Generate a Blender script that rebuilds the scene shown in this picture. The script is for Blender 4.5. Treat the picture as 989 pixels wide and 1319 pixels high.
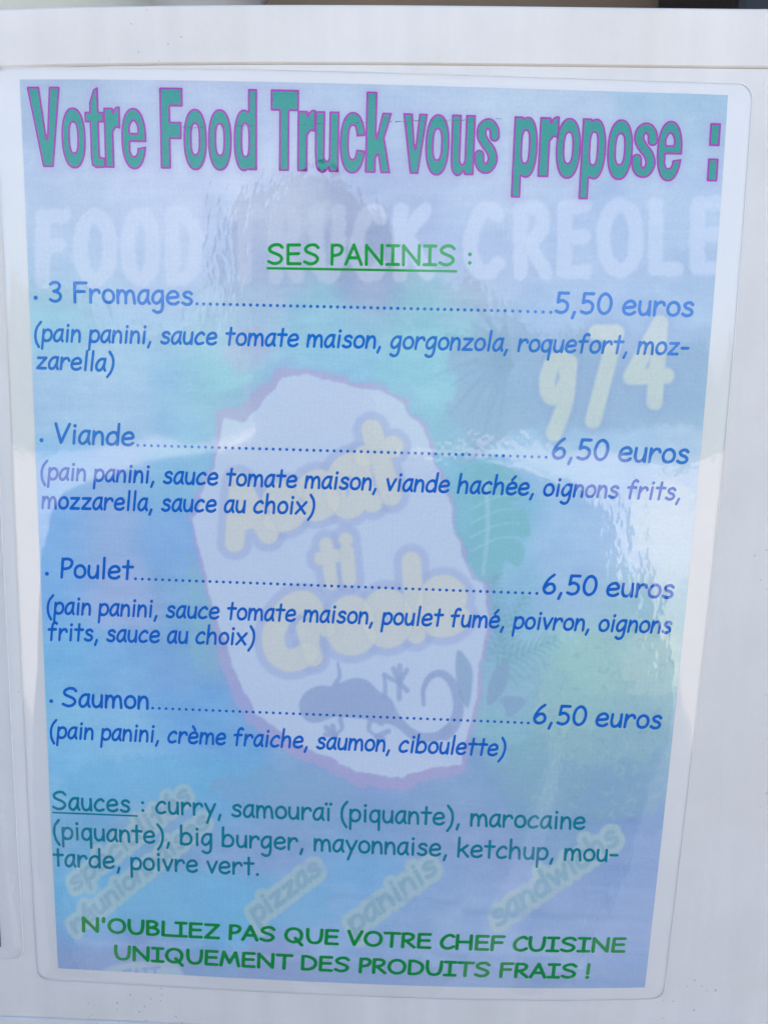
import bpy, bmesh, math, random
import numpy as np
from mathutils import Matrix, Vector

random.seed(4)
rng = np.random.default_rng(7)
scene = bpy.context.scene
for o in list(bpy.data.objects):
    bpy.data.objects.remove(o)

# ------------------------------------------------------------------ camera
# Page frame: millimetres, origin at the middle of the A4 menu, x right, y up, z out of the panel.
# World frame: metres, X right, Z up, the panel faces -Y.  The menu hangs tilted by TILT in the world.
PW, PH, FPX = 989.0, 1319.0, 1000.0
ROTV = np.array([-0.16192, 0.035342, 0.030362])
CAM = np.array([15.463576, 61.495741, 244.530666])
HC = [0.029426, 0.450685, -0.135666, 0.000988, 0.110138, -1.007212, -0.08543, -1.007381, -0.397346, 0.653699]
MONO = [(2, 0), (1, 1), (0, 2), (3, 0), (2, 1), (1, 2), (0, 3), (2, 2), (1, 3), (3, 1)]
TILT = math.radians(1.15)


def rodrigues(r):
    th = np.linalg.norm(r)
    k = r / th
    K = np.array([[0, -k[2], k[1]], [k[2], 0, -k[0]], [-k[1], k[0], 0]])
    return np.eye(3) + math.sin(th) * K + (1 - math.cos(th)) * K @ K


RC = rodrigues(ROTV)


def sag(x, y):
    """gentle warp of the thin panel and of the sheet on it (mm)"""
    X = np.clip(x, -114, 114) / 100
    Y = np.clip(y, -154, 154) / 100
    return sum(a * X ** i * Y ** j for a, (i, j) in zip(HC, MONO))


def page(px, py):
    """photo pixel -> point of the sheet (mm)"""
    px = np.asarray(px, float)
    py = np.asarray(py, float)
    d = np.stack([(px - PW / 2) / FPX, -(py - PH / 2) / FPX, -np.ones_like(px)], -1) @ RC.T
    z = np.zeros_like(px)
    for _ in range(10):
        t = (z - CAM[2]) / d[..., 2]
        x = CAM[0] + t * d[..., 0]
        y = CAM[1] + t * d[..., 1]
        z = sag(x, y)
    return np.stack([x, y], -1)


def pixel(x, y):
    """point of the sheet (mm) -> photo pixel, used to lay out the printed artwork"""
    p = (np.stack([x, y, sag(x, y)], -1) - CAM) @ RC
    return np.stack([PW / 2 + FPX * p[..., 0] / -p[..., 2], PH / 2 - FPX * p[..., 1] / -p[..., 2]], -1)


AX = Matrix(((1, 0, 0), (0, 0, -1), (0, 1, 0)))          # page axes -> world axes
RG = Matrix.Rotation(TILT, 4, 'Y')                        # clockwise as seen from the camera
cam_data = bpy.data.cameras.new('camera')
cam = bpy.data.objects.new('camera', cam_data)
scene.collection.objects.link(cam)
cam_data.sensor_fit = 'VERTICAL'
cam_data.sensor_height = 24.0
cam_data.lens = 24.0 * FPX / PH
cam_data.clip_start = 0.01
cam_data.clip_end = 500.0
M = (AX @ Matrix([list(map(float, r)) for r in RC])).to_4x4()
M.translation = AX @ Vector([float(c) / 1000 for c in CAM])
cam.matrix_world = RG @ M
scene.camera = cam

# ------------------------------------------------------------------ sky, sun, exposure
SUN_EL, SUN_AZ = math.radians(41), math.radians(12)       # the sun stands behind the truck
world = bpy.data.worlds.new('World')
scene.world = world
world.use_nodes = True
wn = world.node_tree.nodes
sky = wn.new('ShaderNodeTexSky')
sky.sky_type = 'NISHITA'
sky.sun_disc = False
sky.sun_elevation = SUN_EL
sky.sun_rotation = SUN_AZ
sky.dust_density = 4.5
sky.air_density = 1.0
sky.ozone_density = 0.6
wn['Background'].inputs['Strength'].default_value = 0.135
world.node_tree.links.new(sky.outputs[0], wn['Background'].inputs['Color'])
sun_data = bpy.data.lights.new('sun', 'SUN')
sun_data.energy = 4.7
sun_data.angle = math.radians(0.53)
sun_data.color = (1.0, 0.95, 0.87)
sun = bpy.data.objects.new('sun', sun_data)
scene.collection.objects.link(sun)
sd = Vector((math.sin(SUN_AZ) * math.cos(SUN_EL), math.cos(SUN_AZ) * math.cos(SUN_EL), math.sin(SUN_EL)))
sun.rotation_euler = sd.to_track_quat('Z', 'Y').to_euler()
vs = scene.view_settings
vs.view_transform = 'Standard'
vs.look = 'None'
vs.gamma = 1.0
vs.exposure = 2.03
scene.cycles.max_bounces = 6
scene.cycles.diffuse_bounces = 3
scene.cycles.glossy_bounces = 3
scene.cycles.transparent_max_bounces = 8
vs.use_curve_mapping = False


# ------------------------------------------------------------------ helpers
def lin(c):
    c = np.asarray(c, float) / 255.0
    return np.where(c <= 0.04045, c / 12.92, ((c + 0.055) / 1.055) ** 2.4)


def tag(o, label=None, cat=None, group=None, kind=None):
    if label: o['label'] = label
    if cat: o['category'] = cat
    if group: o['group'] = group
    if kind: o['kind'] = kind
    return o


def empty(name, loc=(0, 0, 0)):
    o = bpy.data.objects.new(name, None)
    o.empty_display_size = 0.05
    scene.collection.objects.link(o)
    o.location = loc
    return o


def mesh_np(name, V, polys, mat, parent=None, smooth=False):
    """V (n,3) array; polys = list of index arrays/lists"""
    me = bpy.data.meshes.new(name)
    V = np.asarray(V, np.float32)
    me.vertices.add(len(V))
    me.vertices.foreach_set('co', V.ravel())
    if isinstance(polys, np.ndarray):
        n, k = polys.shape
        flat = polys.ravel()
        starts = np.arange(n) * k
    else:
        lens = np.array([len(p) for p in polys])
        flat = np.concatenate([np.asarray(p) for p in polys])
        starts = np.concatenate([[0], np.cumsum(lens)[:-1]])
    me.loops.add(len(flat))
    me.loops.foreach_set('vertex_index', flat.astype(np.int32))
    me.polygons.add(len(starts))
    me.polygons.foreach_set('loop_start', starts.astype(np.int32))
    me.update(calc_edges=True)
    me.validate()
    me.polygons.foreach_set('use_smooth', np.full(len(me.polygons), bool(smooth)))
    me.materials.append(mat)
    o = bpy.data.objects.new(name, me)
    scene.collection.objects.link(o)
    if parent: o.parent = parent
    return o


def obj_bm(name, bm, mat, parent=None, smooth=False):
    me = bpy.data.meshes.new(name)
    bmesh.ops.recalc_face_normals(bm, faces=bm.faces)
    bm.to_mesh(me)
    bm.free()
    if smooth:
        for p in me.polygons: p.use_smooth = True
    me.materials.append(mat)
    o = bpy.data.objects.new(name, me)
    scene.collection.objects.link(o)
    if parent: o.parent = parent
    return o


def box(name, lo, hi, mat, parent=None, bevel=0.0):
    bm = bmesh.new()
    bmesh.ops.create_cube(bm, size=1)
    for v in bm.verts:
        v.co = Vector([lo[i] + (v.co[i] + 0.5) * (hi[i] - lo[i]) for i in range(3)])
    if bevel:
        bmesh.ops.bevel(bm, geom=bm.edges[:], offset=bevel, segments=3, affect='EDGES', profile=0.6)
    return obj_bm(name, bm, mat, parent)


def to_world(x, y, z):
    """page mm -> sheet-local metres (before the tilt)"""
    return np.stack([x, -np.asarray(z), y], -1) / 1000.0


# ------------------------------------------------------------------ materials
def new_mat(name):
    m = bpy.data.materials.new(name)
    m.use_nodes = True
    nt = m.node_tree
    return m, nt, nt.nodes, nt.links, nt.nodes['Principled BSDF']


def plain(name, rgb, rough=0.6, spec=0.4, noise=0.0, scale=20.0, bump=0.0):
    m, nt, n, l, b = new_mat(name)
    b.inputs['Base Color'].default_value = (*rgb, 1)
    b.inputs['Roughness'].default_value = rough
    b.inputs['Specular IOR Level'].default_value = spec
    if noise or bump:
        tc = n.new('ShaderNodeTexCoord')
        nz = n.new('ShaderNodeTexNoise')
        nz.inputs['Scale'].default_value = scale
        nz.inputs['Detail'].default_value = 6
        l.new(tc.outputs['Object'], nz.inputs['Vector'])
        if noise:
            mx = n.new('ShaderNodeMix')
            mx.data_type = 'RGBA'
            mx.inputs[6].default_value = (*[c * (1 - noise) for c in rgb], 1)
            mx.inputs[7].default_value = (*[min(1, c * (1 + noise)) for c in rgb], 1)
            l.new(nz.outputs['Fac'], mx.inputs[0])
            l.new(mx.outputs[2], b.inputs['Base Color'])
        if bump:
            bp = n.new('ShaderNodeBump')
            bp.inputs['Distance'].default_value = bump
            l.new(nz.outputs['Fac'], bp.inputs['Height'])
            l.new(bp.outputs[0], b.inputs['Normal'])
    return m


def white_paint():
    """white sheet paint with faint streaks, scuffs and a few grime specks"""
    m, nt, n, l, b = new_mat('white_paint')
    tc = n.new('ShaderNodeTexCoord')
    # faint vertical streaks
    mp = n.new('ShaderNodeMapping')
    mp.inputs['Scale'].default_value = (60, 60, 4)
    l.new(tc.outputs['Object'], mp.inputs[0])
    st = n.new('ShaderNodeTexNoise')
    st.inputs['Scale'].default_value = 1.6
    st.inputs['Detail'].default_value = 3
    l.new(mp.outputs[0], st.inputs['Vector'])
    cr = n.new('ShaderNodeValToRGB')
    cr.color_ramp.elements[0].position = 0.3
    cr.color_ramp.elements[0].color = (0.69, 0.688, 0.686, 1)
    cr.color_ramp.elements[1].position = 0.7
    cr.color_ramp.elements[1].color = (0.745, 0.742, 0.737, 1)
    l.new(st.outputs['Fac'], cr.inputs[0])
    # broad dirt clouds
    cl = n.new('ShaderNodeTexNoise')
    cl.inputs['Scale'].default_value = 14
    cl.inputs['Detail'].default_value = 4
    cl.inputs['Roughness'].default_value = 0.65
    l.new(tc.outputs['Object'], cl.inputs['Vector'])
    c2 = n.new('ShaderNodeValToRGB')
    c2.color_ramp.elements[0].position = 0.38
    c2.color_ramp.elements[0].color = (0.94, 0.935, 0.925, 1)
    c2.color_ramp.elements[1].position = 0.6
    c2.color_ramp.elements[1].color = (1, 1, 1, 1)
    l.new(cl.outputs['Fac'], c2.inputs[0])
    mul = n.new('ShaderNodeMix')
    mul.data_type = 'RGBA'
    mul.blend_type = 'MULTIPLY'
    mul.inputs[0].default_value = 1
    l.new(cr.outputs[0], mul.inputs[6])
    l.new(c2.outputs[0], mul.inputs[7])
    # grime specks gathered in patches
    vo = n.new('ShaderNodeTexVoronoi')
    vo.inputs['Scale'].default_value = 330
    wv = n.new('ShaderNodeTexNoise')
    wv.inputs['Scale'].default_value = 900
    wv.inputs['Detail'].default_value = 0
    l.new(tc.outputs['Object'], wv.inputs['Vector'])
    wa = n.new('ShaderNodeVectorMath')
    wa.operation = 'MULTIPLY_ADD'
    wa.inputs[1].default_value = (0.0014, 0.0014, 0.0014)
    l.new(wv.outputs['Color'], wa.inputs[0])
    l.new(tc.outputs['Object'], wa.inputs[2])
    l.new(wa.outputs[0], vo.inputs['Vector'])
    sp = n.new('ShaderNodeMath')
    sp.operation = 'LESS_THAN'
    sp.inputs[1].default_value = 0.12
    l.new(vo.outputs['Distance'], sp.inputs[0])
    pn = n.new('ShaderNodeTexNoise')
    pn.inputs['Scale'].default_value = 26
    pn.inputs['Detail'].default_value = 1
    l.new(tc.outputs['Object'], pn.inputs['Vector'])
    pg = n.new('ShaderNodeMath')
    pg.operation = 'GREATER_THAN'
    pg.inputs[1].default_value = 0.61
    l.new(pn.outputs['Fac'], pg.inputs[0])
    an = n.new('ShaderNodeMath')
    an.operation = 'MULTIPLY'
    l.new(sp.outputs[0], an.inputs[0])
    l.new(pg.outputs[0], an.inputs[1])
    am = n.new('ShaderNodeMath')
    am.operation = 'MULTIPLY'
    am.inputs[1].default_value = 0.4
    l.new(an.outputs[0], am.inputs[0])
    mx = n.new('ShaderNodeMix')
    mx.data_type = 'RGBA'
    l.new(am.outputs[0], mx.inputs[0])
    l.new(mul.outputs[2], mx.inputs[6])
    mx.inputs[7].default_value = (0.16, 0.15, 0.15, 1)
    l.new(mx.outputs[2], b.inputs['Base Color'])
    b.inputs['Roughness'].default_value = 0.55
    b.inputs['Specular IOR Level'].default_value = 0.3
    fb = n.new('ShaderNodeTexNoise')
    fb.inputs['Scale'].default_value = 500
    fb.inputs['Detail'].default_value = 1
    l.new(tc.outputs['Object'], fb.inputs['Vector'])
    bp = n.new('ShaderNodeBump')
    bp.inputs['Distance'].default_value = 0.0001
    bp.inputs['Strength'].default_value = 0.5
    l.new(fb.outputs['Fac'], bp.inputs['Height'])
    l.new(bp.outputs[0], b.inputs['Normal'])
    return m


def film_mat():
    """clear laminating film: what lies below shows through, the surface mirrors the surroundings"""
    m = bpy.data.materials.new('laminating_film')
    m.use_nodes = True
    nt = m.node_tree
    n, l = nt.nodes, nt.links
    n.clear()
    out = n.new('ShaderNodeOutputMaterial')
    tr = n.new('ShaderNodeBsdfTransparent')
    tr.inputs['Color'].default_value = (0.99, 0.99, 0.992, 1)
    gl = n.new('ShaderNodeBsdfGlossy')
    gl.inputs['Roughness'].default_value = 0.05
    lw = n.new('ShaderNodeLayerWeight')                    # Schlick: the same from both sides of the thin film
    pw = n.new('ShaderNodeMath')
    pw.operation = 'POWER'
    pw.inputs[1].default_value = 5
    l.new(lw.outputs['Facing'], pw.inputs[0])
    fr = n.new('ShaderNodeMath')
    fr.operation = 'MULTIPLY_ADD'
    fr.inputs[1].default_value = 0.93
    fr.inputs[2].default_value = 0.085
    l.new(pw.outputs[0], fr.inputs[0])
    mx = n.new('ShaderNodeMixShader')
    l.new(fr.outputs[0], mx.inputs[0])
    l.new(gl.outputs[0], mx.inputs[2])
    tc = n.new('ShaderNodeTexCoord')
    l.new(tr.outputs[0], mx.inputs[1])
    l.new(mx.outputs[0], out.inputs[0])
    mp = n.new('ShaderNodeMapping')
    mp.inputs['Scale'].default_value = (1.0, 1.0, 0.55)
    l.new(tc.outputs['Object'], mp.inputs[0])
    n2 = n.new('ShaderNodeTexNoise')                       # crinkle where the film did not bond
    n2.inputs['Scale'].default_value = 240
    n2.inputs['Detail'].default_value = 2
    n2.inputs['Roughness'].default_value = 0.6
    l.new(mp.outputs[0], n2.inputs['Vector'])
    pm = n.new('ShaderNodeTexNoise')                       # patches of it
    pm.inputs['Scale'].default_value = 16
    pm.inputs['Detail'].default_value = 0
    l.new(tc.outputs['Object'], pm.inputs['Vector'])
    pr = n.new('ShaderNodeMapRange')
    pr.inputs[1].default_value = 0.42
    pr.inputs[2].default_value = 0.66
    pr.inputs[3].default_value = 0.12
    pr.inputs[4].default_value = 1.0
    sx_ = n.new('ShaderNodeSeparateXYZ')
    l.new(tc.outputs['Object'], sx_.inputs[0])
    zr = n.new('ShaderNodeMapRange')
    zr.inputs[1].default_value = 0.045
    zr.inputs[2].default_value = 0.10
    zr.inputs[4].default_value = 0.13
    l.new(sx_.outputs['Z'], zr.inputs[0])
    ad = n.new('ShaderNodeMath')
    l.new(pm.outputs['Fac'], ad.inputs[0])
    l.new(zr.outputs[0], ad.inputs[1])
    l.new(ad.outputs[0], pr.inputs[0])
    ml = n.new('ShaderNodeMath')
    ml.operation = 'MULTIPLY'
    l.new(n2.outputs['Fac'], ml.inputs[0])
    l.new(pr.outputs[0], ml.inputs[1])
    b2 = n.new('ShaderNodeBump')
    b2.inputs['Distance'].default_value = 0.00011
    l.new(ml.outputs[0], b2.inputs['Height'])
    l.new(b2.outputs[0], gl.inputs['Normal'])
    return m


def print_mat(name, rgb):
    m, nt, n, l, b = new_mat(name)
    tc = n.new('ShaderNodeTexCoord')
    nz = n.new('ShaderNodeTexNoise')
    nz.inputs['Scale'].default_value = 1800
    nz.inputs['Detail'].default_value = 3
    l.new(tc.outputs['Object'], nz.inputs['Vector'])
    mx = n.new('ShaderNodeMix')
    mx.data_type = 'RGBA'
    l.new(nz.outputs['Fac'], mx.inputs[0])
    mx.inputs[6].default_value = (*[c * 0.82 for c in rgb], 1)
    mx.inputs[7].default_value = (*[min(1, c * 1.18 + 0.01) for c in rgb], 1)
    l.new(mx.outputs[2], b.inputs['Base Color'])
    b.inputs['Roughness'].default_value = 0.9
    b.inputs['Specular IOR Level'].default_value = 0.0
    return m


def paper_mat():
    m, nt, n, l, b = new_mat('printed_paper')
    at = n.new('ShaderNodeVertexColor')
    at.layer_name = 'ink'
    tc = n.new('ShaderNodeTexCoord')
    nz = n.new('ShaderNodeTexNoise')
    nz.inputs['Scale'].default_value = 1500
    nz.inputs['Detail'].default_value = 4
    l.new(tc.outputs['Object'], nz.inputs['Vector'])
    mr = n.new('ShaderNodeMapRange')
    mr.inputs[3].default_value = 0.93
    mr.inputs[4].default_value = 1.07
    l.new(nz.outputs['Fac'], mr.inputs[0])
    mx = n.new('ShaderNodeMix')
    mx.data_type = 'RGBA'
    mx.blend_type = 'MULTIPLY'
    mx.inputs[0].default_value = 1
    l.new(at.outputs[0], mx.inputs[6])
    l.new(mr.outputs[0], mx.inputs[7])
    l.new(mx.outputs[2], b.inputs['Base Color'])
    b.inputs['Roughness'].default_value = 0.85
    b.inputs['Specular IOR Level'].default_value = 0.1
    return m


MAT_WHITE = white_paint()
MAT_FILM = film_mat()
MAT_PAPER = paper_mat()
PANEL_LIN = lin((207, 210, 217))


def ink(c, veil=0.035):
    """photo colour -> reflectance of the printed ink, relative to the white paint"""
    return np.clip((lin(c) - veil) / (PANEL_LIN - 0.0) * 0.80, 0.012, 0.9)


# ------------------------------------------------------------------ ground and what the film mirrors
GZ = -1.53
ground = box('ground', (-60, -120, GZ - 0.3), (60, 60, GZ), plain('pale_gravel_asphalt', (0.45, 0.39, 0.33), 0.9, 0.2, 0.15, 6.0))
tag(ground, kind='structure')

hm = plain('hedge_leaves', (0.05, 0.085, 0.035), 0.8, 0.2, 0.5, 3.0)
hn, hh = 150, 34
hx = np.linspace(-45, 45, hn)
top = 4.3 + 0.9 * np.sin(hx * 0.31 + 1) + 0.6 * np.sin(hx * 0.83) + 0.35 * np.sin(hx * 2.1 + 2) + rng.normal(0, 0.18, hn)
Vh = []
for j in range(hh):
    a = j / (hh - 1) * math.pi
    for i in range(hn):
        r = 1.0 + 0.12 * math.sin(i * 1.7 + j * 2.3) + rng.normal(0, 0.05)
        Vh.append((hx[i], -25.5 + 1.6 * math.cos(a) * r, GZ + max(0.0, top[i] * math.sin(a) ** 0.6 * (0.93 + 0.07 * r)) + 0.01))
ids = np.arange(hn * hh).reshape(hh, hn)
qh = np.stack([ids[:-1, :-1], ids[:-1, 1:], ids[1:, 1:], ids[1:, :-1]], -1).reshape(-1, 4)
hedge = mesh_np('hedge', np.array(Vh), qh, hm)
tag(hedge, 'tall dark green hedge across the yard facing the truck', 'hedge')

# ------------------------------------------------------------------ food truck
truck = empty('food_truck', (0, 0, GZ))
tag(truck, 'white painted side of a food truck with rails around the menu panel', 'food truck')


def tbox(name, lo, hi, mat, bevel=0.0):
    return box(name, (lo[0], lo[1], lo[2] - GZ), (hi[0], hi[1], hi[2] - GZ), mat, truck, bevel)


SEAM_T, SEAM_B, RAIL_T = 0.1540, -0.1672, 0.1701
gx = np.linspace(-0.62, 0.72, 269)
gz = np.linspace(SEAM_B + 0.0003, SEAM_T - 0.00018, 66)
GX, GZZ = np.meshgrid(gx, gz)
pxx = (GX * math.cos(TILT) - GZZ * math.sin(TILT)) * 1000      # world -> page
pyy = (GX * math.sin(TILT) + GZZ * math.cos(TILT)) * 1000
Vp = np.stack([GX, -(sag(pxx, pyy) - 0.25) / 1000, GZZ - GZ], -1).reshape(-1, 3)
ids = np.arange(GX.size).reshape(GX.shape)
qp = np.stack([ids[:-1, :-1], ids[:-1, 1:], ids[1:, 1:], ids[1:, :-1]], -1).reshape(-1, 4)
mesh_np('menu_panel', Vp, qp, MAT_WHITE, truck, smooth=True)


def rail(name, z0, z1, ref, proud):
    f = -(sag(gx * 1000, np.full_like(gx, ref)) - 0.25 + proud) / 1000      # front face keeps to the warped panel
    e = 0.0006
    prof = [(0.030, z0), (None, z0, e), (None, z0 + e, 0), (None, z1 - e, 0), (None, z1, e), (0.030, z1)]
    V = []
    for p in prof:
        y = np.full_like(gx, p[0]) if p[0] is not None else f + p[2]
        V.append(np.stack([gx, y, np.full_like(gx, p[1] - GZ)], -1))
    ids = np.arange(len(prof) * len(gx)).reshape(len(prof), len(gx))
    q = np.stack([ids[:-1, :-1], ids[:-1, 1:], ids[1:, 1:], ids[1:, :-1]], -1).reshape(-1, 4)
    return mesh_np(name, np.concatenate(V), q, MAT_WHITE, truck)


rail('top_rail', SEAM_T, RAIL_T, 153, 0.25)
rail('bottom_rail', SEAM_B - 0.075, SEAM_B, -153, 0.3)
tbox('panel_backing', (-0.62, 0.012, SEAM_B - 0.01), (0.72, 0.028, SEAM_T + 0.01), plain('dark_seam', (0.10, 0.095, 0.09), 0.8))
tbox('side_wall', (-2.2, -0.002, GZ + 0.45), (2.3, 0.040, SEAM_B - 0.0765), MAT_WHITE)
tbox('side_wall', (-2.2, -0.002, SEAM_B - 0.0755), (-0.6215, 0.040, GZ + 2.7), MAT_WHITE)
tbox('side_wall', (0.7215, -0.002, SEAM_B - 0.0755), (2.3, 0.040, GZ + 2.7), MAT_WHITE)
tbox('hatch_lintel', (-0.6205, -0.002, 0.92), (0.7205, 0.040, GZ + 2.7), MAT_WHITE)
tbox('roof', (-2.22, -0.03, GZ + 2.701), (2.32, 2.02, GZ + 2.76), MAT_WHITE)
wood = plain('brown_interior_board', (0.22, 0.15, 0.10), 0.55, 0.3, 0.25, 9.0)
tbox('back_wall', (-2.2, 1.96, GZ + 0.45), (2.3, 2.0, GZ + 2.7), wood)
tbox('end_wall', (-2.2, 0.041, GZ + 0.45), (-2.16, 1.959, GZ + 2.7), MAT_WHITE)
tbox('end_wall', (2.26, 0.041, GZ + 0.45), (2.3, 1.959, GZ + 2.7), MAT_WHITE)
tbox('floor', (-2.159, 0.041, GZ + 0.45), (2.259, 1.959, GZ + 0.5), plain('truck_floor', (0.1, 0.1, 0.1), 0.8))
tbox('counter', (-0.62, 0.031, 0.120), (0.72, 0.42, 0.150), plain('counter_laminate', (0.55, 0.52, 0.47), 0.4), 0.002)
dark = plain('black_rubber', (0.012, 0.012, 0.012), 0.7)
for wx in (-1.3, 1.4):
    bm = bmesh.new()
    bmesh.ops.create_cone(bm, cap_ends=True, segments=40, radius1=0.33, radius2=0.33, depth=0.22)
    bmesh.ops.rotate(bm, verts=bm.verts, matrix=Matrix.Rotation(math.pi / 2, 3, 'X'))
    bmesh.ops.translate(bm, verts=bm.verts, vec=(wx, 0.5, 0.33))
    bmesh.ops.bevel(bm, geom=bm.edges[:], offset=0.02, segments=2, affect='EDGES')
    w_ = obj_bm('wheel', bm, dark, truck)
    bm = bmesh.new()
    bmesh.ops.create_cone(bm, cap_ends=True, segments=32, radius1=0.2, radius2=0.18, depth=0.03)
    bmesh.ops.rotate(bm, verts=bm.verts, matrix=Matrix.Rotation(math.pi / 2, 3, 'X'))
    bmesh.ops.translate(bm, verts=bm.verts, vec=(wx, 0.375, 0.33))
    obj_bm('rim', bm, plain('steel_rim', (0.5, 0.5, 0.5), 0.35), w_)

# things standing on the counter: only their feet show above the rail
def lathe(name, prof, at, mat, seg=40, wob=0.0, parent=None):
    bm = bmesh.new()
    rings = []
    for k, (r, z) in enumerate(prof):
        ring = []
        for s in range(seg):
            a = 2 * math.pi * s / seg
            rr = r * (1 + wob * math.sin(3 * a + k) + wob * 0.6 * math.sin(7 * a + 2 * k))
            ring.append(bm.verts.new((at[0] + rr * math.cos(a), at[1] + rr * math.sin(a), at[2] + z)))
        rings.append(ring)
    for A, B in zip(rings, rings[1:]):
        for s in range(seg):
            bm.faces.new((A[s], A[(s + 1) % seg], B[(s + 1) % seg], B[s]))
    bm.faces.new(rings[0][::-1])
    bm.faces.new(rings[-1])
    return obj_bm(name, bm, mat, parent, True)


bag = lathe('paper_bag', [(0.055, 0), (0.064, 0.01), (0.066, 0.05), (0.062, 0.1), (0.052, 0.15), (0.030, 0.185), (0.036, 0.22)],
            (-0.172, 0.14, 0.1505), plain('cream_bag_paper', (0.72, 0.70, 0.60), 0.7, 0.2, 0.12, 30, 0.004), wob=0.05)
tag(bag, 'pale cream bag standing on the counter behind the rail', 'bag')
tub = lathe('plastic_tub', [(0.036, 0), (0.040, 0.004), (0.044, 0.11), (0.047, 0.113), (0.047, 0.122), (0.002, 0.124)],
            (-0.108, 0.19, 0.1505), plain('grey_white_plastic', (0.55, 0.54, 0.53), 0.4))
tag(tub, 'greyish white plastic tub on the counter beside the pale bag', 'tub')
crate = empty('wooden_crate', (0.09, 0.30, 0.1505))
tag(crate, 'brown wooden crate on the counter behind the rail', 'crate')
for k in range(4):
    for yy in (-0.058, 0.058):
        box('slat', (-0.21, yy - 0.005, 0.001 + k * 0.04), (0.17, yy + 0.005, 0.037 + k * 0.04), wood, crate, 0.001)
for xx in (-0.202, 0.162):
    for yy in (-0.046, 0.046):
        box('corner_post', (xx - 0.0075, yy - 0.0065, 0.0), (xx + 0.0075, yy + 0.0065, 0.16), wood, crate)
mach = box('black_appliance', (0.145, 0.10, 0.1505), (0.29, 0.22, 0.33), plain('black_plastic', (0.015, 0.014, 0.016), 0.4), None, 0.006)
tag(mach, 'black boxy appliance at the end of the counter', 'appliance')

# ------------------------------------------------------------------ vector drawing tools
def spline(pts, closed=False, n=7):
    P = np.asarray(pts, float)
    m = len(P)
    out = []
    rngk = range(m) if closed else range(m - 1)
    for i in rngk:
        p1, p2 = P[i], P[(i + 1) % m]
        p0 = P[i - 1] if (closed or i > 0) else 2 * p1 - p2
        p3 = P[(i + 2) % m] if (closed or i + 2 < m) else 2 * p2 - p1
        for t in np.linspace(0, 1, n, endpoint=False):
            out.append(0.5 * (2 * p1 + (p2 - p0) * t + (2 * p0 - 5 * p1 + 4 * p2 - p3) * t * t + (3 * p1 - p0 - 3 * p2 + p3) * t ** 3))
    out.append(P[0] if closed else P[-1])
    return np.array(out)


def seg_dist(P, A, B):
    """min distance of points P (n,2) to segments A->B (m,2)"""
    best = np.full(len(P), 1e9)
    for a, b in zip(A, B):
        d = b - a
        L = d @ d
        t = np.clip(((P - a) @ d) / L, 0, 1) if L > 0 else np.zeros(len(P))
        q = P - a - t[:, None] * d
        best = np.minimum(best, q[:, 0] ** 2 + q[:, 1] ** 2)
    return np.sqrt(best)


def poly_sdf(P, polys):
    inside = np.zeros(len(P), bool)
    dist = np.full(len(P), 1e9)
    for Q in polys:
        Q = np.asarray(Q, float)
        A, B = Q, np.roll(Q, -1, 0)
        dist = np.minimum(dist, seg_dist(P, A, B))
        for a, b in zip(A, B):
            if a[1] == b[1]:
                continue
            c = (a[1] > P[:, 1]) != (b[1] > P[:, 1])
            inside ^= c & (P[:, 0] < (b[0] - a[0]) * (P[:, 1] - a[1]) / (b[1] - a[1]) + a[0])
    return np.where(inside, -dist, dist)


def march(D, xs, ys):
    """filled iso-surface {D<0} as vertices (n,2) and polygons"""
    ny, nx = D.shape
    D = np.where(np.abs(D) < 1e-7, 1e-7, D)
    ins = D < 0
    vid, V, polys = {}, [], []

    def gv(i, j):
        k = (i, j)
        if k not in vid:
            vid[k] = len(V)
            V.append((xs[j], ys[i]))
        return vid[k]

    def ev(i0, j0, i1, j1):
        k = (min((i0, j0), (i1, j1)), max((i0, j0), (i1, j1)))
        if k not in vid:
            a, b = D[i0, j0], D[i1, j1]
            t = a / (a - b)
            vid[k] = len(V)
            V.append((xs[j0] + t * (xs[j1] - xs[j0]), ys[i0] + t * (ys[i1] - ys[i0])))
        return vid[k]

    cnt = ins[:-1, :-1].astype(int) + ins[1:, :-1] + ins[:-1, 1:] + ins[1:, 1:]
    for i, j in zip(*np.where(cnt > 0)):
        c = [(i, j), (i, j + 1), (i + 1, j + 1), (i + 1, j)]
        poly = []
        for k in range(4):
            p, q = c[k], c[(k + 1) % 4]
            if ins[p]:
                poly.append(gv(*p))
            if ins[p] != ins[q]:
                poly.append(ev(*p, *q))
        if len(poly) >= 3:
            polys.append(poly)
    return np.array(V, float).reshape(-1, 2), polys


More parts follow.
